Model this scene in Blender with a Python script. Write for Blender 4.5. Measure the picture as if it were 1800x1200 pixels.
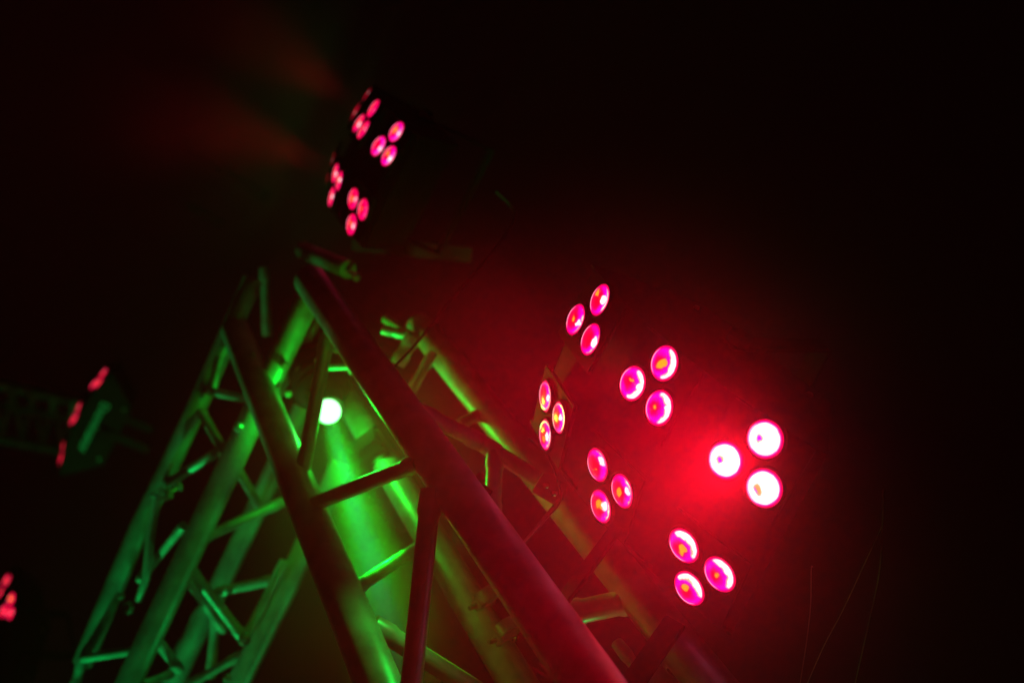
import bpy, bmesh, math, random
from mathutils import Matrix, Vector
random.seed(7)
for o in list(bpy.data.objects): bpy.data.objects.remove(o)
sc = bpy.context.scene
COL = sc.collection

# ------------------------------------------------------------------ camera, world, exposure
FPX = 1819.4                                   # focal length in pixels of the 1800 px wide photograph
# the tower rises straight up: its direction seen from the tilted, rolled camera
UP = Vector((-0.515, 0.525, -1.0)).normalized()
FW = Vector((0, 0, -1.0)); FW = (FW - UP * FW.dot(UP)).normalized()      # level direction the camera faces
RT = FW.cross(UP)
# rows: world axes expressed in camera axes (x right, y ahead, z up)
CW = Matrix((RT, FW, UP)).to_4x4()
CW = Matrix.Translation((0, 0, 1.6)) @ CW       # camera space -> world, eye height 1.6 m
cam_d = bpy.data.cameras.new('camera'); cam = bpy.data.objects.new('camera', cam_d); COL.objects.link(cam)
cam.matrix_world = CW
cam_d.sensor_width = 36; cam_d.lens = 36 * FPX / 1800
cam_d.clip_start = 0.05; cam_d.clip_end = 100
cam_d.dof.use_dof = True; cam_d.dof.focus_distance = 1.32; cam_d.dof.aperture_fstop = 2.4
sc.camera = cam
w = bpy.data.worlds.new('World'); sc.world = w; w.use_nodes = True
w.node_tree.nodes['Background'].inputs[0].default_value = (0.004, 0.0009, 0.0008, 1)
w.node_tree.nodes['Background'].inputs[1].default_value = 0.25
sc.view_settings.view_transform = 'Standard'; sc.view_settings.look = 'None'
sc.view_settings.exposure = 0.3; sc.view_settings.gamma = 1
sc.cycles.use_denoising = True
sc.cycles.volume_bounces = 0
sc.cycles.max_bounces = 5
sc.cycles.sample_clamp_indirect = 3

def cs(px, py, z):                              # photograph pixel + distance along the axis -> camera space
    return Vector(((px - 900) / FPX * z, -(py - 600) / FPX * z, -z))
def ws(px, py, z): return CW @ cs(px, py, z)

def spot(name, pos, direction, power, color, angle, blend=0.6, radius=0.02):
    l = bpy.data.lights.new(name, 'SPOT'); l.energy = power; l.color = color
    l.spot_size = math.radians(angle); l.spot_blend = blend; l.shadow_soft_size = radius
    o = bpy.data.objects.new(name, l); COL.objects.link(o)
    o.location = pos; o.rotation_euler = direction.to_track_quat('-Z', 'Y').to_euler()
    return o
def dir_w(v): return (CW.to_3x3() @ Vector(v)).normalized()
GREEN = (0.0, 1.0, 0.15)
# green stage lamps outside the frame that rake the trusses
def aim(name, a, b, power, angle, radius=0.04, color=GREEN, blend=0.5):
    pa, pb = CW @ Vector(a), CW @ Vector(b)
    return spot(name, pa, (pb - pa).normalized(), power, color, angle, blend, radius)
aim('green_lamp_low', (-1.48, -2.2, -1.80), (-0.60, -0.42, -2.14), 95, 26)
aim('green_lamp_side', (0.20, -1.45, -1.9), (-0.62, -0.36, -2.15), 3.4, 28)
aim('green_lamp_right', (0.45, -1.9, -1.45), (0.13, -0.34, -1.45), 15, 12)
aim('green_lamp_far', (-1.42, -1.45, -3.0), (-1.74, -0.33, -4.3), 15, 32)
aim('green_lamp_farthest', (-2.3, -2.4, -4.2), (-2.45, -0.33, -5.15), 3.5, 34)

SM = (0.75, 0.26, 0.6)                            # smoke densities
REDP = 3.6
# ------------------------------------------------------------------ materials
def mat(name):
    m = bpy.data.materials.new(name); m.use_nodes = True
    return m, m.node_tree, m.node_tree.nodes['Principled BSDF']
class NX:
    def __init__(s, nt): s.nt = nt
    def m(s, op, a, b=None, c=None):
        n = s.nt.nodes.new('ShaderNodeMath'); n.operation = op
        for i, v in enumerate((a, b, c)):
            if v is None: continue
            if isinstance(v, (int, float)): n.inputs[i].default_value = v
            else: s.nt.links.new(v, n.inputs[i])
        return n.outputs[0]
    def step(s, v, lo, hi):
        n = s.nt.nodes.new('ShaderNodeMapRange'); n.interpolation_type = 'SMOOTHSTEP'
        s.nt.links.new(v, n.inputs[0]); n.inputs[1].default_value = lo; n.inputs[2].default_value = hi
        return n.outputs[0]
    def mix(s, f, a, b):
        n = s.nt.nodes.new('ShaderNodeMix'); n.data_type = 'RGBA'
        s.nt.links.new(f, n.inputs[0])
        for i, v in ((6, a), (7, b)):
            if isinstance(v, tuple): n.inputs[i].default_value = (*v, 1)
            else: s.nt.links.new(v, n.inputs[i])
        return n.outputs[2]
def tube_metal(name, base, rough, metal):
    m, nt, b = mat(name); N = NX(nt)
    tc = nt.nodes.new('ShaderNodeTexCoord')
    n1 = nt.nodes.new('ShaderNodeTexNoise'); n1.inputs['Scale'].default_value = 14; n1.inputs['Detail'].default_value = 5
    n2 = nt.nodes.new('ShaderNodeTexNoise'); n2.inputs['Scale'].default_value = 90; n2.inputs['Detail'].default_value = 3
    nt.links.new(tc.outputs['Object'], n1.inputs[0]); nt.links.new(tc.outputs['Object'], n2.inputs[0])
    f = N.step(n1.outputs[0], 0.3, 0.7)
    nt.links.new(N.mix(f, tuple(c * 0.45 for c in base), base), b.inputs['Base Color'])
    nt.links.new(N.m('ADD', N.m('MULTIPLY', n2.outputs[0], 0.22), rough - 0.1), b.inputs['Roughness'])
    b.inputs['Metallic'].default_value = metal
    bp = nt.nodes.new('ShaderNodeBump'); bp.inputs['Strength'].default_value = 0.12; bp.inputs['Distance'].default_value = 0.002
    nt.links.new(n2.outputs[0], bp.inputs['Height']); nt.links.new(bp.outputs[0], b.inputs['Normal'])
    return m
ALU = tube_metal('satin_aluminium', (0.55, 0.56, 0.57), 0.42, 0.35)
ALU_B = tube_metal('brace_aluminium', (0.6, 0.61, 0.62), 0.36, 0.35)
STEEL = tube_metal('zinc_bolt', (0.6, 0.6, 0.58), 0.3, 0.8)
BLACK = tube_metal('black_powder_coat', (0.011, 0.011, 0.012), 0.7, 0.0)
BLACK.node_tree.nodes['Principled BSDF'].inputs['Specular IOR Level'].default_value = 0.2
RUBBER = tube_metal('cable_rubber', (0.02, 0.02, 0.02), 0.6, 0.0)
WIRE = tube_metal('pale_thread', (0.8, 0.8, 0.8), 0.5, 0.0)
PRINT, _nt, _b = mat('white_print'); _b.inputs['Base Color'].default_value = (0.8, 0.8, 0.8, 1); _b.inputs['Roughness'].default_value = 0.5

LR = 0.0225                                     # lens radius
def lens_mat(name, rho, gain=1.0, centre=0.3, magenta=0.8, hotmax=0.8, blob=0.0, side=0.0):
    """lit LED lens: red disc, violet zone, amber chip, white-hot crescent and glint painted into the emission"""
    m, nt, b = mat(name); N = NX(nt)
    tc = nt.nodes.new('ShaderNodeTexCoord'); sp = nt.nodes.new('ShaderNodeSeparateXYZ')
    nt.links.new(tc.outputs['Object'], sp.inputs[0])
    x = N.m('DIVIDE', sp.outputs[0], LR); y = N.m('DIVIDE', sp.outputs[1], LR)
    r = N.m('SQRT', N.m('ADD', N.m('MULTIPLY', x, x), N.m('MULTIPLY', y, y)))
    info = nt.nodes.new('ShaderNodeObjectInfo')
    nz = nt.nodes.new('ShaderNodeTexNoise'); nz.noise_dimensions = '4D'
    nz.inputs['Scale'].default_value = 210; nz.inputs['Detail'].default_value = 3
    nt.links.new(tc.outputs['Object'], nz.inputs['Vector'])
    nt.links.new(N.m('MULTIPLY', info.outputs['Random'], 40), nz.inputs['W'])
    nb = nt.nodes.new('ShaderNodeTexNoise'); nb.noise_dimensions = '4D'
    nb.inputs['Scale'].default_value = 75; nb.inputs['Detail'].default_value = 1
    nt.links.new(tc.outputs['Object'], nb.inputs['Vector'])
    nt.links.new(N.m('MULTIPLY', info.outputs['Random'], 90), nb.inputs['W'])
    n0 = N.m('SUBTRACT', nz.outputs[0], 0.5); n1 = N.m('SUBTRACT', nb.outputs[0], 0.5)
    # distance from an off-centre point: the crescent lies outside rho
    dx = N.m('ADD', x, 0.28)
    dd = N.m('SQRT', N.m('ADD', N.m('MULTIPLY', dx, dx), N.m('MULTIPLY', y, y)))
    dd = N.m('ADD', dd, N.m('ADD', N.m('MULTIPLY', n0, 0.28), N.m('MULTIPLY', n1, 0.5)))
    hot = N.m('MULTIPLY', N.step(dd, rho, rho + 0.1), N.m('SUBTRACT', 1.0, N.step(N.m('ADD', r, N.m('MULTIPLY', n0, 0.12)), hotmax, hotmax + 0.09)))
    lim = N.step(N.m('ADD', x, N.m('MULTIPLY', n1, 0.5)), side, side + 0.22)
    hot = N.m('MULTIPLY', hot, lim)
    bx = N.m('SUBTRACT', x, 0.55)
    bd = N.m('SQRT', N.m('ADD', N.m('MULTIPLY', bx, bx), N.m('MULTIPLY', N.m('MULTIPLY', y, y), 0.5)))
    bd = N.m('ADD', bd, N.m('MULTIPLY', n1, 0.7))
    bd = N.m('ADD', bd, N.m('MULTIPLY', n0, 0.3))
    hot = N.m('MAXIMUM', hot, N.m('SUBTRACT', 1.0, N.step(bd, blob - 0.05, blob + 0.06)))
    viol = N.m('MULTIPLY', N.step(dd, rho - 0.55, rho - 0.05), N.m('SUBTRACT', 1.0, N.step(r, 0.7, 0.98)))
    viol = N.m('MULTIPLY', viol, magenta)
    cx = N.m('ADD', x, 0.12); cy = N.m('SUBTRACT', y, N.m('MULTIPLY', N.m('SUBTRACT', info.outputs['Random'], 0.5), 0.5))
    rc = N.m('SQRT', N.m('ADD', N.m('MULTIPLY', cx, cx), N.m('MULTIPLY', cy, cy)))
    cen = N.m('MULTIPLY', N.m('SUBTRACT', 1.0, N.step(N.m('ADD', rc, N.m('MULTIPLY', n1, 1.5)), centre - 0.12, centre)), 0.9)
    rim = N.m('SUBTRACT', 1.0, N.step(r, 0.86, 1.0))
    col = N.mix(N.step(r, 0.1, 0.95), (1.05, 0.0, 0.02), (1.1, 0.0, 0.075))
    col = N.mix(viol, col, (0.95, 0.0, 0.85))
    col = N.mix(cen, col, (1.3, 0.33, 0.01))
    fringe = N.m('MULTIPLY', N.step(dd, rho - 0.08, rho + 0.03), N.m('SUBTRACT', 1.0, N.step(r, hotmax, hotmax + 0.1)))
    fringe = N.m('MULTIPLY', fringe, lim)
    col = N.mix(fringe, col, (1.25, 0.45, 0.2))
    col = N.mix(hot, col, (1.15, 1.0, 0.98))
    arc = N.m('MULTIPLY', N.m('MULTIPLY', N.step(r, 0.84, 0.87), N.m('SUBTRACT', 1.0, N.step(r, 0.88, 0.91))), N.step(N.m('MULTIPLY', x, -1.0), 0.45, 0.8))
    col = N.mix(N.m('MULTIPLY', arc, 0.75), col, (1.3, 0.5, 0.75))
    st = N.m('MULTIPLY', N.m('ADD', 0.72, N.m('MULTIPLY', rim, 0.3)), gain)
    b.inputs['Base Color'].default_value = (0.05, 0.02, 0.02, 1); b.inputs['Roughness'].default_value = 0.15
    nt.links.new(col, b.inputs['Emission Color']); nt.links.new(st, b.inputs['Emission Strength'])
    m.cycles.emission_sampling = 'NONE'
    return m
LENS = {  # brightness for each viewing angle is painted into the emission variants
    'faint': lens_mat('led_lens_grazing', 1.6, 0.45, 0.05, 0.0),
    'ember': lens_mat('led_lens_painted_glint_red', 1.2, 1.15, 0.12, 0.22, blob=0.1),
    'spot': lens_mat('led_lens_painted_glint', 1.06, 1.2, 0.16, 0.75, blob=0.14),
    'crescent': lens_mat('led_lens_painted_crescent', 0.96, 1.25, 0.2, 0.9, blob=0.12),
    'half': lens_mat('led_lens_painted_half', 0.78, 1.25, 0.22, 0.6),
    'full': lens_mat('led_lens_painted_white', 0.15, 1.3, 0.05, 1.0, hotmax=0.77, side=-2.0),
    'red': lens_mat('led_lens_plain_red', 1.6, 1.1, 0.1, 0.35),
    'dim': lens_mat('led_lens_dim_red', 1.6, 0.6, 0.1, 0.3),
    'amber': lens_mat('led_lens_amber_core', 1.6, 1.1, 0.38, 0.3),
    'green': None}
gm, gnt, gb = mat('green_lamp_lens'); gb.inputs['Base Color'].default_value = (0.5, 0.5, 0.5, 1)
gb.inputs['Emission Color'].default_value = (0.9, 1.0, 0.95, 1); gb.inputs['Emission Strength'].default_value = 1.1; gm.cycles.emission_sampling = 'NONE'

# ------------------------------------------------------------------ mesh helpers
def obj(name, bm, m, parent=None, smooth=True, mw=None):
    me = bpy.data.meshes.new(name); bm.to_mesh(me); bm.free()
    if smooth:
        for p in me.polygons: p.use_smooth = True
        try: me.set_sharp_from_angle(angle=math.radians(38))
        except Exception: pass
    me.materials.append(m)
    return link(name, me, parent, mw)
def link(name, me, parent=None, mw=None):
    o = bpy.data.objects.new(name, me); COL.objects.link(o)
    if parent: o.parent = parent
    if mw is not None: o.matrix_local = mw
    return o
def thing(name, label, cat, mw, group=None):
    o = bpy.data.objects.new(name, None); COL.objects.link(o); o.matrix_world = mw
    o.empty_display_size = 0.1
    o['label'] = label; o['category'] = cat
    if group: o['group'] = group
    return o
def tube(bm, pts, r, n=20, cap=True):
    rings = []
    pts = [Vector(p) for p in pts]
    up = None
    for i, p in enumerate(pts):
        a = pts[max(i - 1, 0)]; b = pts[min(i + 1, len(pts) - 1)]
        t = (b - a).normalized()
        if up is None:
            up = t.orthogonal().normalized()
        u = (up - t * up.dot(t)).normalized(); up = u; v = t.cross(u)
        rr = r[i] if isinstance(r, (list, tuple)) else r
        rings.append([bm.verts.new(p + (u * math.cos(k * 2 * math.pi / n) + v * math.sin(k * 2 * math.pi / n)) * rr) for k in range(n)])
    for A, B in zip(rings, rings[1:]):
        for k in range(n): bm.faces.new((A[k], A[(k + 1) % n], B[(k + 1) % n], B[k]))
    if cap:
        bm.faces.new(rings[0][::-1]); bm.faces.new(rings[-1])
    return bm
def box(bm, size, mx=None, bevel=0.0):
    r = bmesh.ops.create_cube(bm, size=1.0)
    vs = r['verts']
    bmesh.ops.scale(bm, vec=size, verts=vs)
    if bevel:
        es = list({e for v in vs for e in v.link_edges})
        rb = bmesh.ops.bevel(bm, geom=es, offset=bevel, segments=2, affect='EDGES')
        vs = list({v for f in rb['faces'] for v in f.verts} | {v for v in vs if v.is_valid})
    if mx is not None: bmesh.ops.transform(bm, matrix=mx, verts=vs)
    return bm
def lathe(bm, prof, n=32, mx=None):
    """prof: (radius, z) pairs turned about Z"""
    rings = []
    for r, z in prof:
        if r < 1e-6: rings.append([bm.verts.new((0, 0, z))])
        else: rings.append([bm.verts.new((r * math.cos(k * 2 * math.pi / n), r * math.sin(k * 2 * math.pi / n), z)) for k in range(n)])
    vs = [v for R in rings for v in R]
    for A, B in zip(rings, rings[1:]):
        for k in range(n):
            k2 = (k + 1) % n
            if len(A) == 1 and len(B) == 1: continue
            if len(A) == 1: bm.faces.new((A[0], B[k2], B[k]))
            elif len(B) == 1: bm.faces.new((A[k], A[k2], B[0]))
            else: bm.faces.new((A[k], A[k2], B[k2], B[k]))
    if mx is not None: bmesh.ops.transform(bm, matrix=mx, verts=vs)
    return bm
def frame(o, z, x=None):
    """matrix at o whose Z runs along z"""
    z = Vector(z).normalized()
    x = Vector(x) if x is not None else z.orthogonal()
    x = (x - z * x.dot(z)).normalized(); y = z.cross(x)
    return Matrix.Translation(o) @ Matrix((x, y, z)).transposed().to_4x4()

# ------------------------------------------------------------------ trusses (built in camera space under a root holding CW)
def lin(P, y):                                  # depth table (y, z) -> z by 1/z interpolation, extended at both ends
    P = sorted(P)
    for (y0, z0), (y1, z1) in zip(P, P[1:]):
        if y <= y1 or (y1, z1) == P[-1]:
            t = (y - y0) / (y1 - y0); return 1 / ((1 - t) / z0 + t / z1)
ZA = [(662, 2.03), (799, 1.79), (980, 1.55), (1227, 1.30)]
ZB = [(594, 1.74), (746, 1.50), (957, 1.26), (1269, 1.02)]
ZE = [(555, 2.12), (672, 1.88), (824, 1.64), (1028, 1.40), (1317, 1.16)]
ZD = [(726, 2.17), (861, 1.92), (1036, 1.68), (1270, 1.44)]
def A(x, y): return cs(x, y, lin(ZA, y))
def B(x, y): return cs(x, y, lin(ZB, y))
def Ec(x, y): return cs(x, y, lin(ZE, y))
def D(x, y): return cs(x, y, lin(ZD, y))

def base_at(p):                                 # root matrix at a truss: camera-space axes, origin moved to p
    return CW @ Matrix.Translation(p)
def truss(name, label, p0):
    t = thing(name, label, 'truss', base_at(p0)); t['_o'] = 0; del t['_o']
    return t, Vector(p0)
def add_tube(kind, root, o, pts, r, m, n=20):
    bm = bmesh.new(); mid = (pts[0] + pts[-1]) / 2
    tube(bm, [p - mid for p in pts], r, n)
    return obj(kind, bm, m, root, True, Matrix.Translation(mid - o))
def weld(bm_pts, root, o, r, part):
    pass

t1, o1 = truss('box_truss_tower', 'upright aluminium box truss tower with the green lamp between its chords', A(545, 905))
def along(p, q, t): return p + (q - p) * t
chA = (A(462, 700), A(652, 1170)); chB = (B(690, 700), B(962, 1090))
chD = (D(690, 833), D(880, 1150)); chE = (Ec(812, 664), Ec(1215, 1160))
add_tube('chord', t1, o1, [along(*chA, -0.42), along(*chA, 1.8)], 0.030, ALU, 40)
add_tube('chord', t1, o1, [along(*chB, -0.90), along(*chB, 1.8)], 0.031, ALU, 40)
add_tube('chord', t1, o1, [along(*chD, -0.75), along(*chD, 1.8)], 0.028, ALU, 32)
add_tube('chord', t1, o1, [along(*chE, -0.30), along(*chE, 1.5)], 0.028, ALU, 32)
def welded(root, o, p, q, r):
    L = (q - p).length; d = (q - p) / L; a = min(0.029, L * 0.3); b = a + 0.008
    return add_tube('brace', root, o, [p, p + d * a, p + d * (a + .003), p + d * b, q - d * b, q - d * (a + .003), q - d * a, q], [r * 1.08, r * 1.18, r * 1.12, r, r, r * 1.12, r * 1.18, r * 1.08], ALU_B, 18)
def br(p, q, r=0.0115, m=None): return welded(t1, o1, p, q, r)
# face between the two near chords
br(cs(576, 590, 1.86), cs(520, 893, 1.68), 0.0125)
br(A(532, 893), B(738, 812), 0.012)
br(B(758, 862), cs(712, 1310, 1.22), 0.0135)
# far side, seen past the lamp
br(D(752, 950), A(622, 1036), 0.010)
br(A(655, 1098), D(880, 1240), 0.014)
br(A(470, 715), cs(530, 845, 2.0), 0.012)
br(cs(500, 765, 2.1), cs(545, 792, 2.1), 0.009)
# face between the near right chord and the far right chord
br(B(735, 722), cs(850, 780, 1.62), 0.0125)
br(cs(850, 780, 1.62), cs(985, 868, 1.5), 0.0125)
br(cs(871, 795, 1.6), cs(864, 915, 1.5), 0.0125)
br(Ec(845, 726), cs(805, 748, 1.72), 0.009)
br(cs(762, 618, 1.86), cs(716, 700, 1.86), 0.0085)
br(cs(728, 590, 1.95), cs(698, 640, 1.95), 0.0135)
br(cs(672, 579, 2.0), cs(712, 588, 2.0), 0.009)
br(cs(676, 560, 2.05), cs(760, 612, 2.0), 0.008)
br(cs(985, 877, 1.46), cs(900, 980, 1.40), 0.0028)
br(Ec(1128, 1050), cs(985, 1082, 1.42), 0.0165)
br(Ec(1190, 1125), cs(1120, 1200, 1.35), 0.0145)
br(cs(1130, 1170, 1.33), cs(1230, 1245, 1.25), 0.0125)
br(cs(1085, 1130, 1.36), cs(1140, 1200, 1.3), 0.008)
# gusset with two bolts on the end of the slanting brace
bm = bmesh.new(); box(bm, (0.040, 0.034, 0.008), frame(cs(966, 858, 1.475) - o1, (0.15, 0.1, 1), (0.85, -0.5, 0)), 0.002)
gus = obj('gusset_plate', bm, ALU_B, t1)
for px, py in ((960, 852), (973, 866)):
    bm = bmesh.new(); lathe(bm, [(0, 0.008), (0.003, 0.008), (0.0045, 0.0065), (0.0045, 0), (0, 0)], 12, frame(cs(px, py, 1.468) - o1, (0.15, 0.1, 1)))
    obj('bolt', bm, STEEL, gus)

t2, o2 = truss('box_truss_beam', 'aluminium box truss beam slanting down the left side behind the tower', cs(365, 872, 2.03))
def C(z): return lambda x, y: cs(x, y, z)
C1, C2, C3, C4 = C(2.03), C(2.22), C(2.37), C(2.18)
add_tube('chord', t2, o2, [C1(540, 528), C1(214, 1225)], 0.025, ALU, 32)
add_tube('chord', t2, o2, [C2(445, 490), C2(352, 702), C2(296, 822), C2(246, 925), C2(145, 1165)], 0.0215, ALU, 32)
add_tube('chord', t2, o2, [C3(602, 570), C3(440, 917), C3(292, 1228)], 0.024, ALU, 32)
add_tube('chord', t2, o2, [C4(600, 815), C4(503, 1033), C4(408, 1222)], 0.024, ALU, 32)
def b2(p, q, r=0.0095): return welded(t2, o2, p, q, r)
b2(cs(424, 768, 2.06), cs(290, 852, 2.2))
b2(cs(402, 798, 2.06), cs(459, 894, 2.35))
b2(C1(345, 950), C4(497, 882), 0.0105)
b2(C1(318, 1003), cs(392, 1106, 2.3), 0.0085)
b2(cs(328, 990, 2.1), cs(432, 1126, 2.15), 0.0105)
b2(cs(382, 1040, 2.3), C4(484, 1018), 0.0105)
b2(cs(500, 985, 2.16), cs(428, 1128, 2.15), 0.0095)
b2(C1(266, 1113), cs(315, 1174, 2.25), 0.0105)
b2(cs(380, 1078, 2.3), cs(370, 1190, 2.3), 0.0105)
b2(C1(250, 1203), cs(300, 1185, 2.2), 0.0085)
b2(cs(330, 1203, 2.2), cs(425, 1150, 2.2), 0.0090)
b2(cs(250, 1141, 2.06), cs(146, 1156, 2.2), 0.0085)
b2(cs(146, 1156, 2.2), cs(128, 1215, 2.2), 0.0095)
b2(cs(246, 1018, 2.22), cs(322, 924, 2.06), 0.0085)
b2(cs(350, 716, 2.22), cs(400, 806, 2.06), 0.0095)
b2(cs(362, 686, 2.2), cs(458, 707, 2.06), 0.0085)
b2(cs(388, 628, 2.2), cs(372, 690, 2.2), 0.0085)
b2(cs(560, 562, 2.1), cs(474, 724, 2.15), 0.0080)
b2(cs(464, 470, 2.5), cs(470, 590, 2.5), 0.0110)
b2(cs(355, 1070, 2.45), cs(315, 1145, 2.45), 0.0125)
def knob(root, o, px, py, z, r, kind='bolt', m=STEEL, d=(0.2, -0.3, 1)):
    bm = bmesh.new(); lathe(bm, [(0, 0.8 * r), (r * 0.6, 0.8 * r), (r, 0.45 * r), (r, -0.6 * r), (0.6 * r, -0.9 * r), (0, -0.9 * r)], 16, frame(cs(px, py, z) - o, d))
    return obj(kind, bm, m, root)
for px, py, z, r in ((430, 1122, 2.12, .013), (225, 1068, 2.18, .012), (213, 1048, 2.18, .007), (355, 696, 2.17, .006),
                     (419, 750, 2.0, .009), (443, 625, 2.05, .009), (500, 642, 2.0, .008), (507, 692, 2.0, .007),
                     (530, 652, 2.05, .012), (400, 1192, 2.1, .008), (559, 633, 1.98, .006)):
    knob(t2, o2, px, py, z, r)
# curved hose-like strut on the outer face
bm = bmesh.new(); P = [cs(*p) for p in ((277, 870, 2.12), (272, 900, 2.12), (265, 935, 2.12), (261, 980, 2.12), (256, 1018, 2.12), (243, 1055, 2.14))]
tube(bm, [p - o2 for p in P], [0.008, 0.0085, 0.009, 0.009, 0.0085, 0.006], 16); obj('strut', bm, ALU_B, t2)

# coupler clamps
def clamp(label, px, py, z, d, s=1.0):
    t = thing('pipe_clamp', label, 'clamp', base_at(cs(px, py, z)))
    bm = bmesh.new(); F = frame((0, 0, 0), d)
    n = 24; ro, ri, h = 0.024 * s, 0.017 * s, 0.012 * s
    lathe(bm, [(ri, -h), (ro, -h), (ro, h), (ri, h), (ri, -h)], n, F); obj('clamp_band', bm, ALU_B, t)
    bm = bmesh.new(); box(bm, (0.026 * s, 0.014 * s, 0.02 * s), F @ Matrix.Translation((0.032 * s, 0, 0)), 0.002); obj('clamp_lug', bm, ALU_B, t)
    bm = bmesh.new(); tube(bm, [F @ Vector((0.034 * s, -0.026 * s, 0)), F @ Vector((0.034 * s, 0.03 * s, 0))], 0.0045 * s, 10)
    obj('clamp_bolt', bm, STEEL, t)
    bm = bmesh.new(); lathe(bm, [(0, .004), (.004, .004), (.011, .001), (.011, -.003), (0, -.003)], 8, F @ Matrix.Translation((0.034 * s, 0.033 * s, 0)) @ Matrix.Rotation(math.pi / 2, 4, 'X'))
    obj('wing_nut', bm, STEEL, t)
    return t
clamp('small round coupler clamp above the green lamp between the dark chords', 595, 607, 1.9, (0.1, 0.0, 1), 0.62)
clamp('coupler clamp on the outer chord of the left truss beam', 284, 868, 2.16, (-0.4, 0.9, 0.3), 0.85)
clamp('coupler clamp low on the far chord between tower and lower right fixture', 858, 1045, 1.55, (0.5, -0.7, 0.3), 0.8)
clamp('half hidden clamp at the bottom beside the right dark chord', 893, 1104, 1.5, (0.5, -0.7, 0.5), 0.8)

# bright short pipe under the upper fixture
t = thing('hanging_pipe', 'short green lit pipe with a rounded bolt below the upper fixture', 'pipe', base_at(cs(580, 467, 2.2)))
o = cs(580, 467, 2.2)
bm = bmesh.new(); tube(bm, [cs(533, 440, 2.3) - o, cs(612, 474, 2.15) - o], 0.019, 28); obj('pipe_body', bm, ALU, t)
bm = bmesh.new(); tube(bm, [cs(608, 476, 2.15) - o, cs(628, 486, 2.12) - o], 0.006, 12); obj('pipe_stud', bm, STEEL, t)
bm = bmesh.new(); lathe(bm, [(0, .009), (.006, .007), (.009, 0), (.006, -.007), (0, -.009)], 16, Matrix.Translation(cs(627, 487, 2.12) - o)); obj('stud_nut', bm, STEEL, t)

# flat dark panel, barely lit, above the tower
bm = bmesh.new(); box(bm, (0.30, 0.04, 0.01), None, 0.002)
p = obj('steel_plate', bm, tube_metal('dull_painted_steel', (0.009, 0.008, 0.006), 0.8, 0.0), None, True, base_at(cs(725, 437, 2.6)) @ frame((0, 0, 0), (0.1, -0.4, 1), (0.97, -0.14, 0)))
p['label'] = 'faint brownish steel plate floating in the dark above the tower'; p['category'] = 'plate'
p['label'] = 'faint brownish steel plate just above the tower and below the upper fixture'

# ------------------------------------------------------------------ green lamp in the tower
GP = cs(577, 723, 1.98); GT = cs(694, 1130, 1.50)
gd = (GT - GP).normalized()
lamp = thing('spotlight', 'green spotlight with a glowing white lens hung inside the truss tower', 'spotlight', base_at(GP))
F = frame((0, 0, 0), gd)
bm = bmesh.new(); lathe(bm, [(0.0, 0.001), (0.012, 0.0008), (0.0235, -0.002), (0.0235, -0.006), (0, -0.006)], 40, frame((0, 0, 0), (0.10, -0.05, 1))); lens = obj('lens', bm, gm, lamp)
bm = bmesh.new(); lathe(bm, [(0.026, -0.004), (0.031, -0.003), (0.034, -0.012), (0.036, -0.06), (0.05, -0.07), (0.052, -0.16), (0.045, -0.19), (0, -0.195)], 40, F); obj('head', bm, BLACK, lamp)
for k in range(5):
    bm = bmesh.new(); lathe(bm, [(0.050, -0.082 - k * 0.016), (0.057, -0.083 - k * 0.016), (0.057, -0.086 - k * 0.016), (0.050, -0.087 - k * 0.016)], 40, F); obj('cooling_fin', bm, BLACK, lamp)
for s in (-1, 1):
    bm = bmesh.new(); box(bm, (0.006, 0.028, 0.17), F @ Matrix.Translation((s * 0.062, 0, -0.18)), 0.002); obj('yoke_arm', bm, BLACK, lamp)
bm = bmesh.new(); box(bm, (0.13, 0.028, 0.006), F @ Matrix.Translation((0, 0, -0.268)), 0.002); obj('yoke_bridge', bm, BLACK, lamp)
# lit plate over the lamp
bm = bmesh.new(); tube(bm, [cs(563, 646, 1.95) - GP, cs(612, 644, 1.95) - GP, cs(620, 655, 1.95) - GP], 0.006, 12); obj('hanging_bracket', bm, ALU_B, lamp)
# power pack of the lamp, in the shade behind its beam
pp = thing('dimmer_box', 'dark finned dimmer box with a green glint behind the beam', 'box', base_at(cs(692, 835, 2.03)) @ frame((0, 0, 0), (-0.3, -0.2, 1), (0.6, -0.8, 0)))
bm = bmesh.new(); box(bm, (0.20, 0.10, 0.08), None, 0.008); obj('box_body', bm, BLACK, pp)
for k in range(9):
    bm = bmesh.new(); box(bm, (0.006, 0.09, 0.016), Matrix.Translation((-0.08 + k * 0.02, 0, 0.047)), 0.001); obj('fin', bm, BLACK, pp)
bm = bmesh.new(); lathe(bm, [(0, .008), (.005, .007), (.009, .003), (.009, 0), (0, 0)], 16, Matrix.Translation((0.085, 0.0, 0.056))); obj('knob', bm, STEEL, pp)
spot('green_beam', CW @ (GP + gd * 0.012), dir_w(gd), 200.0, (0.0, 1.0, 0.012), 16, 0.9, 0.020)
spot('green_beam_core', CW @ (GP + gd * 0.012), dir_w(gd), 50.0, (0.0, 0.25, 1.0), 7, 1.0, 0.012)
pl = bpy.data.lights.new('green_lamp_spill', 'POINT'); pl.energy = 1.8; pl.color = (0.0, 1.0, 0.03); pl.shadow_soft_size = 0.02
po = bpy.data.objects.new('green_lamp_spill', pl); COL.objects.link(po); po.location = CW @ (GP + gd * 0.05)

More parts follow.
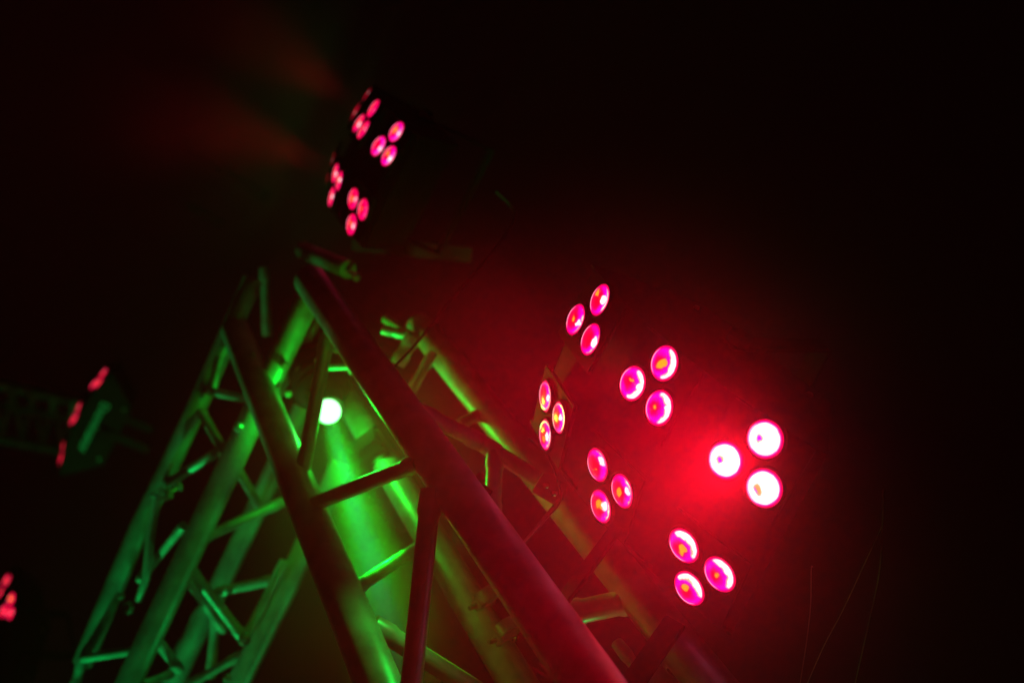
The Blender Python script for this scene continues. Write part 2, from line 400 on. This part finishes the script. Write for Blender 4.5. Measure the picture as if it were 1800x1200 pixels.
# added pin spot, hidden behind the right dark chord to light the left one
PP = Vector((-0.060, -0.235, -1.40)); PT = Vector((-0.195, -0.46, -1.33)); pd = (PT - PP).normalized()
ps = thing('added_pin_spot', 'small black pin spot added unseen behind the right dark chord to light the left one', 'spotlight', base_at(PP))
F = frame((0, 0, 0), pd)
bm = bmesh.new(); lathe(bm, [(0.0, -0.002), (0.012, -0.002), (0.012, 0.004), (0.014, 0.004), (0.015, -0.02), (0.013, -0.045), (0, -0.048)], 24, F); obj('can', bm, BLACK, ps)
bm = bmesh.new(); box(bm, (0.004, 0.012, 0.05), F @ Matrix.Translation((0.017, 0, -0.035)), 0.001); obj('bracket', bm, BLACK, ps)
spot('added_chord_light', CW @ (PP + pd * 0.008), dir_w(pd), 1.1, (0.0, 1.0, 0.06), 88, 1.0, 0.01)

# ------------------------------------------------------------------ the LED fixtures
R_, FA, V_, RB, TR, PHI = 0.72, 0.231, 0.079, 0.155, 0.032, 3.657
HW = 0.325; HY = 0.128                           # half fan angle and half height of the curved housing
def lens_mesh(mname):
    bm = bmesh.new(); n = 48
    prof = [(0, 0.0035), (0.25, 0.0034), (0.5, 0.0029), (0.72, 0.0020), (0.86, 0.0012), (0.90, 0.0016), (1.0, 0.0)]
    lathe(bm, [(a * LR, z) for a, z in prof][::-1], n)
    me = bpy.data.meshes.new('lens'); bm.to_mesh(me); bm.free()
    for p in me.polygons: p.use_smooth = True
    me.materials.append(LENS[mname]); return me
LM = {k: lens_mesh(k) for k in LENS if LENS[k]}
bm = bmesh.new(); lathe(bm, [(LR * 1.0, -0.004), (LR * 1.0, 0.0005), (LR * 1.05, 0.0025), (LR * 1.14, 0.001), (LR * 1.16, -0.004)], 40)
RINGM = bpy.data.meshes.new('lens_ring'); bm.to_mesh(RINGM); bm.free(); RINGM.materials.append(BLACK)
for p_ in RINGM.polygons: p_.use_smooth = True
bm = bmesh.new(); box(bm, (0.115, 0.110, 0.006), Matrix.Translation((0, 0, -0.0045)), 0.0025)
PLATEM = bpy.data.meshes.new('cluster_plate'); bm.to_mesh(PLATEM); bm.free(); PLATEM.materials.append(BLACK)

def rotvec(w):
    w = Vector(w); return Matrix.Rotation(w.length, 4, w.normalized())
def fixture(label, w_, t_, levels, power, yoke=(0, 1), letters=False, spread=(54,) * 6, hue=(1.0, 0.0, 0.018), arms=True):
    # levels: for every lens index 0..17 (row, cluster, lens)
    M = CW @ Matrix.Translation(Vector(t_)) @ rotvec(w_)
    O = Matrix.Translation((0, 0, R_ - 0.09))   # origin in the middle of the housing
    root = thing('led_effect_light', label, 'stage light', M @ O, 'multi lens LED stage lights')
    Oi = O.inverted()
    camL = (M @ O).inverted() @ CW.translation
    # housing: a drum segment with the clusters on its curved face
    bm = bmesh.new(); n = 14; ro, rb = R_ - 0.014, R_ - 0.17
    prof = []
    for i in range(n + 1):
        a = -HW + 2 * HW * i / n; prof.append((ro * math.sin(a), ro * math.cos(a)))
    wb = 0.20
    prof += [(wb * 0.62, rb), (-wb * 0.62, rb)]
    lo = [bm.verts.new((x, -HY, z)) for x, z in prof]; hi = [bm.verts.new((x, HY, z)) for x, z in prof]
    bm.faces.new(lo); bm.faces.new(hi[::-1])
    for k in range(len(prof)):
        k2 = (k + 1) % len(prof); bm.faces.new((lo[k], hi[k], hi[k2], lo[k2]))
    bmesh.ops.recalc_face_normals(bm, faces=bm.faces)
    bmesh.ops.transform(bm, matrix=Oi, verts=bm.verts)
    obj('housing', bm, BLACK, root)
    for s in (-1, 1):
        bm = bmesh.new()
        q = [(x * 1.02, z + (0.004 if i <= n else -0.004)) for i, (x, z) in enumerate(prof)]
        a = [bm.verts.new((x, s * (HY + 0.001), z)) for x, z in q]; b = [bm.verts.new((x, s * (HY + 0.005), z)) for x, z in q]
        bm.faces.new(a); bm.faces.new(b[::-1])
        for k in range(len(q)):
            k2 = (k + 1) % len(q); bm.faces.new((a[k], b[k], b[k2], a[k2]))
        bmesh.ops.recalc_face_normals(bm, faces=bm.faces)
        bmesh.ops.transform(bm, matrix=Oi, verts=bm.verts)
        sp_ = obj('side_plate', bm, BLACK, root)
        if letters and s == letters:
            cu = bpy.data.curves.new('txt', 'FONT'); cu.body = 'Dominator'; cu.size = 0.048; cu.extrude = 0.0006; cu.offset = 0.0006
            cu.align_x = 'CENTER'; cu.align_y = 'CENTER'
            to = bpy.data.objects.new('txt', cu); COL.objects.link(to)
            bpy.context.view_layer.update()
            me = bpy.data.meshes.new_from_object(to.evaluated_get(bpy.context.evaluated_depsgraph_get()))
            bpy.data.objects.remove(to)
            me.materials.clear(); me.materials.append(PRINT)
            T = Oi @ Matrix.Translation((0, s * (HY + 0.0066), R_ - 0.078)) @ Matrix(((-s, 0, 0), (0, 0, s), (0, 1, 0))).to_4x4()
            if letters > 0: pass
            T = T @ Matrix.Rotation(LETROT, 4, 'Z')
            link('lettering', me, sp_, T)
        for k in (-1, 1):
            bm = bmesh.new(); lathe(bm, [(0, .003), (.004, .003), (.005, 0), (0, 0)], 10, Oi @ Matrix.Translation((k * 0.11, s * (HY + 0.005), R_ - 0.15)) @ Matrix.Rotation(-s * math.pi / 2, 4, 'X'))
            obj('screw', bm, STEEL, sp_)
    i = 0
    for row in (0, 1):
        s = 1 if row == 0 else -1
        for j in (-1, 0, 1):
            RM = Matrix.Rotation(FA * j, 4, 'Y') @ Matrix.Rotation(-RB * s, 4, 'X')
            c = Matrix.Rotation(FA * j, 4, 'Y') @ Vector((0, V_ * s, R_))
            cp = link('cluster_plate', PLATEM, root, Oi @ Matrix.Translation(c) @ RM)
            on = 0
            for k in range(3):
                t = PHI + (0 if row == 0 else math.pi) + k * 2 * math.pi / 3
                p = c + RM @ Vector((TR * math.cos(t), TR * math.sin(t), 0.001))
                lp = Oi @ p
                nz = (RM.to_3x3() @ Vector((0, 0, 1)))
                vd = (camL - lp).normalized()
                tx = vd - nz * vd.dot(nz)
                ang = math.atan2((RM.to_3x3().inverted() @ tx).y, (RM.to_3x3().inverted() @ tx).x) + random.uniform(-.35, .35)  # turns the painted hot side of the lens toward the camera
                le = link('lens', LM[levels[i]], root, Matrix.Translation(lp) @ RM @ Matrix.Rotation(ang, 4, 'Z'))
                link('lens_ring', RINGM, le, Matrix.Identity(4))
                i += 1
            pw = power[row * 3 + j + 1] * REDP
            if pw:
                q = M @ (c + RM @ Vector((0, 0, 0.012)))
                spot('red_led_beam', q, (M.to_3x3() @ (RM.to_3x3() @ Vector((0, 0, 1)))).normalized(), pw, hue, spread[row * 3 + j + 1], 0.9, 0.05)
    if arms:
        for s in (-1, 1):
            bm = bmesh.new(); box(bm, (0.032, 0.005, 0.20), Oi @ Matrix.Translation((0.0, s * (HY + 0.012), R_ - 0.20)), 0.0015); obj('yoke_arm', bm, BLACK, root)
            bm = bmesh.new(); lathe(bm, [(0, .014), (.012, .014), (.016, .01), (.016, 0), (0, 0)], 14, Oi @ Matrix.Translation((0.0, s * (HY + 0.015), R_ - 0.12)) @ Matrix.Rotation(-s * math.pi / 2, 4, 'X')); obj('tilt_knob', bm, BLACK, root)
        bm = bmesh.new(); box(bm, (0.032, 2 * HY + 0.029, 0.005), Oi @ Matrix.Translation((0, 0, R_ - 0.30)), 0.0015); obj('yoke_bridge', bm, BLACK, root)
    return root
LETROT = math.pi
c3 = lambda a: [a] * 3
fixture('large stage light nearest the camera with three white hot lenses at its right',
        (0.2321, -0.9044, -0.5031), (0.724, -0.1336, -1.7553),
        ['spot'] * 3 + ['half'] * 3 + ['full'] * 3 + ['spot'] * 3 + ['spot'] * 3 + ['half'] * 3,
        [3.4, 3.2, 7.0, 0.12, 0.12, 0.14], spread=(56, 60, 100, 44, 40, 44))
fixture('red lit stage light at the top of the picture above the tower',
        (-0.0262, -1.114, -0.5971), (0.238, 0.2002, -2.6553),
        ['faint'] * 3 + ['ember'] * 3 + ['spot'] * 3 + ['faint'] * 3 + ['ember'] * 6,
        [3.5, 2.5, 1.5, 2.8, 2.5, 1.5])
fixture('far stage light on the left with printed lettering on its dark side plate',
        (-1.084, -0.715, 0.906), (-1.123, -0.58, -4.37),
        ['dim'] * 9 + ['red'] * 9, [0.2] * 6, letters=-1)
fixture('farthest stage light, cut by the lower left edge of the picture',
        (-0.7061, -0.7239, 0.9935), (-1.4404, -1.2597, -4.413),
        ['red'] * 15 + ['amber'] + ['red'] * 2, [0.2] * 6)

# arms that carry the big fixture, crossing in front of the right chord
br_ = thing('mounting_bracket', 'black two armed bracket holding the near stage light beside the tower', 'bracket', base_at(cs(1060, 960, 1.33)))
ob = cs(1060, 960, 1.33)
for (p, q, wd) in ((cs(975, 1074, 1.30), cs(1105, 900, 1.36), 0.026), (cs(1095, 1225, 1.24), cs(1188, 1090, 1.27), 0.033)):
    bm = bmesh.new(); L = (q - p).length; Fm = frame((p + q) / 2 - ob, q - p, Vector((0.77, 0.64, 0)))
    box(bm, (wd, 0.006, L), Fm, 0.0015); obj('arm', bm, BLACK, br_)
bm = bmesh.new(); p, q = cs(975, 1074, 1.30), cs(1095, 1225, 1.24)
box(bm, (0.03, 0.006, (q - p).length + .03), frame((p + q) / 2 - ob, q - p, Vector((0.77, -0.64, 0))), 0.0015); obj('cross_bar', bm, BLACK, br_)

# far truss, faint behind the left fixture
ft, of = truss('distant_truss', 'faint distant truss running behind the far left stage light', cs(60, 720, 5.2))
for a_, b_, r_ in (((-60, 662, 5.0), (170, 712, 5.5), .03), ((-60, 700, 5.0), (150, 740, 5.5), .02), ((-60, 758, 5.0), (120, 792, 5.5), .03)):
    add_tube('chord', ft, of, [cs(*a_), cs(*b_)], r_, ALU, 16)
for k in range(6):
    x0 = -50 + k * 36; y0 = 664 + (x0 + 60) * 0.217
    add_tube('brace', ft, of, [cs(x0, y0, 5.1), cs(x0 + 18, y0 + 92, 5.1)], .011, ALU_B, 12)
    add_tube('brace', ft, of, [cs(x0 + 18, y0 + 92, 5.1), cs(x0 + 36, y0 + 8, 5.1)], .011, ALU_B, 12)
# violet tinted distant pipes high on the left
vt, ov = truss('distant_pipe_rig', 'barely visible violet lit pipes high on the left in the dark', cs(350, 300, 5.5))
for a_, b_, r_ in (((318, 255, 5.5), (385, 300, 5.3), .02), ((395, 295, 5.6), (465, 345, 5.3), .025), ((330, 360, 5.5), (392, 395, 5.6), .02)):
    add_tube('pipe', vt, ov, [cs(*a_), cs(*b_)], r_, BLACK, 16)
aim('violet_lamp', (-2.6, 2.6, -4.6), (-1.65, 0.95, -5.4), 1.5, 30, color=(0.18, 0.02, 1.0))

# ------------------------------------------------------------------ cables and threads
def spline(P, m=10):
    out = []
    for i in range(len(P) - 1):
        p0 = P[max(i - 1, 0)]; p1 = P[i]; p2 = P[i + 1]; p3 = P[min(i + 2, len(P) - 1)]
        for k in range(m):
            t = k / m
            out.append(0.5 * ((2 * p1) + (p2 - p0) * t + (2 * p0 - 5 * p1 + 4 * p2 - p3) * t * t + (3 * p1 - p0 - 3 * p2 + p3) * t ** 3))
    out.append(P[-1]); return out
def cable(name, label, cat, P, r, m, group=None):
    P = [cs(*p) for p in P]; o = P[0]
    bm = bmesh.new(); tube(bm, spline([p - o for p in P]), r, 8)
    c = obj(name, bm, m, None, True, base_at(o)); c['label'] = label; c['category'] = cat
    if group: c['group'] = group
    return c
cable('thread', 'longest pale thread hanging in a curve at the lower right', 'thread', [(1553, 860, 1.4), (1551, 930, 1.4), (1545, 1010, 1.4), (1527, 1095, 1.4), (1500, 1215, 1.4)], 0.0009, WIRE, 'fine threads at the lower right')
cable('thread', 'slanting thread that joins the longest one near its top', 'thread', [(1550, 925, 1.4), (1513, 1005, 1.41), (1480, 1075, 1.42), (1448, 1135, 1.42), (1415, 1210, 1.42)], 0.0007, WIRE, 'fine threads at the lower right')
cable('thread', 'short upright thread left of the other two', 'thread', [(1429, 996, 1.38), (1426, 1000, 1.38), (1425, 1060, 1.38), (1418, 1125, 1.38), (1404, 1215, 1.38)], 0.0007, WIRE, 'fine threads at the lower right')
cable('power_cable', 'thin dark cable slanting from the near dark chord up to the right', 'cable', [(690, 648, 1.62), (735, 600, 1.7), (790, 530, 1.8), (860, 450, 1.9), (905, 380, 2.0), (872, 336, 2.0)], 0.0022, RUBBER)
cable('safety_cable', 'thin safety cable loop beside the gusset plate', 'cable', [(930, 770, 1.5), (962, 800, 1.46), (986, 872, 1.42), (960, 912, 1.4), (915, 965, 1.38)], 0.0012, RUBBER)
# frayed cable tie at the foot of the right dark chord
ct = thing('cable_tie', 'frayed cable tie tails at the bottom on the right dark chord', 'cable tie', base_at(cs(960, 1185, 1.06)))
oc = cs(960, 1185, 1.06)
for k in range(7):
    a = -0.9 + k * 0.33
    p = cs(962 + k * 4, 1192, 1.06); q = p + Vector((math.sin(a) * 0.02, math.cos(a) * 0.022, 0.006)); 
    bm = bmesh.new(); tube(bm, [p - oc, (p + q) / 2 + Vector((0.002, 0, 0.003)) - oc, q - oc], [0.0012, 0.0011, 0.0005], 6); obj('tie_tail', bm, WIRE, ct)

# ------------------------------------------------------------------ haze
bm = bmesh.new(); box(bm, (14, 14, 10), Matrix.Translation((0, 3, 4.0)))
hz = bpy.data.materials.new('haze'); hz.use_nodes = True; nt = hz.node_tree
for n_ in list(nt.nodes):
    if n_.type == 'BSDF_PRINCIPLED': nt.nodes.remove(n_)
pv = nt.nodes.new('ShaderNodeVolumePrincipled'); pv.inputs['Density'].default_value = 0.008
pv.inputs['Color'].default_value = (0.85, 0.85, 0.87, 1); pv.inputs['Anisotropy'].default_value = 0.35
nt.links.new(pv.outputs[0], nt.nodes['Material Output'].inputs['Volume'])
h = obj('haze', bm, hz, None, False); h['kind'] = 'stuff'

# theatrical smoke hanging in front of the lamps: soft edged clouds
def smoke(label, c, axes, dens, scale=2.2, thr=0.35, aniso=0.2):
    m = bpy.data.materials.new('smoke'); m.use_nodes = True; nt = m.node_tree; N = NX(nt)
    for n_ in list(nt.nodes):
        if n_.type == 'BSDF_PRINCIPLED': nt.nodes.remove(n_)
    tc = nt.nodes.new('ShaderNodeTexCoord')
    ln = nt.nodes.new('ShaderNodeVectorMath'); ln.operation = 'LENGTH'; nt.links.new(tc.outputs['Object'], ln.inputs[0])
    fall = N.m('SUBTRACT', 1.0, N.step(ln.outputs['Value'], 0.15, 0.98))
    nz = nt.nodes.new('ShaderNodeTexNoise'); nz.inputs['Scale'].default_value = scale; nz.inputs['Detail'].default_value = 2
    nt.links.new(tc.outputs['Object'], nz.inputs['Vector'])
    d = N.m('MULTIPLY', N.m('MULTIPLY', fall, N.step(nz.outputs[0], thr - 0.25, thr + 0.4)), dens)
    v = nt.nodes.new('ShaderNodeVolumePrincipled'); nt.links.new(d, v.inputs['Density'])
    v.inputs['Color'].default_value = (0.9, 0.9, 0.9, 1); v.inputs['Anisotropy'].default_value = aniso
    nt.links.new(v.outputs[0], nt.nodes['Material Output'].inputs['Volume'])
    bm = bmesh.new(); bmesh.ops.create_icosphere(bm, subdivisions=3, radius=1.0)
    o = obj('smoke', bm, m, None, True, CW @ Matrix.Translation(c) @ Matrix.Diagonal((*axes, 1)))
    o['kind'] = 'stuff'; return o
smoke('a', cs(1170, 1000, 1.06), (0.62, 0.49, 0.42), SM[0])
smoke('b', cs(480, 235, 2.62), (0.6, 0.5, 0.34), SM[1] * 1.6)
smoke('c', cs(655, 950, 1.72), (0.28, 0.42, 0.42), SM[2])
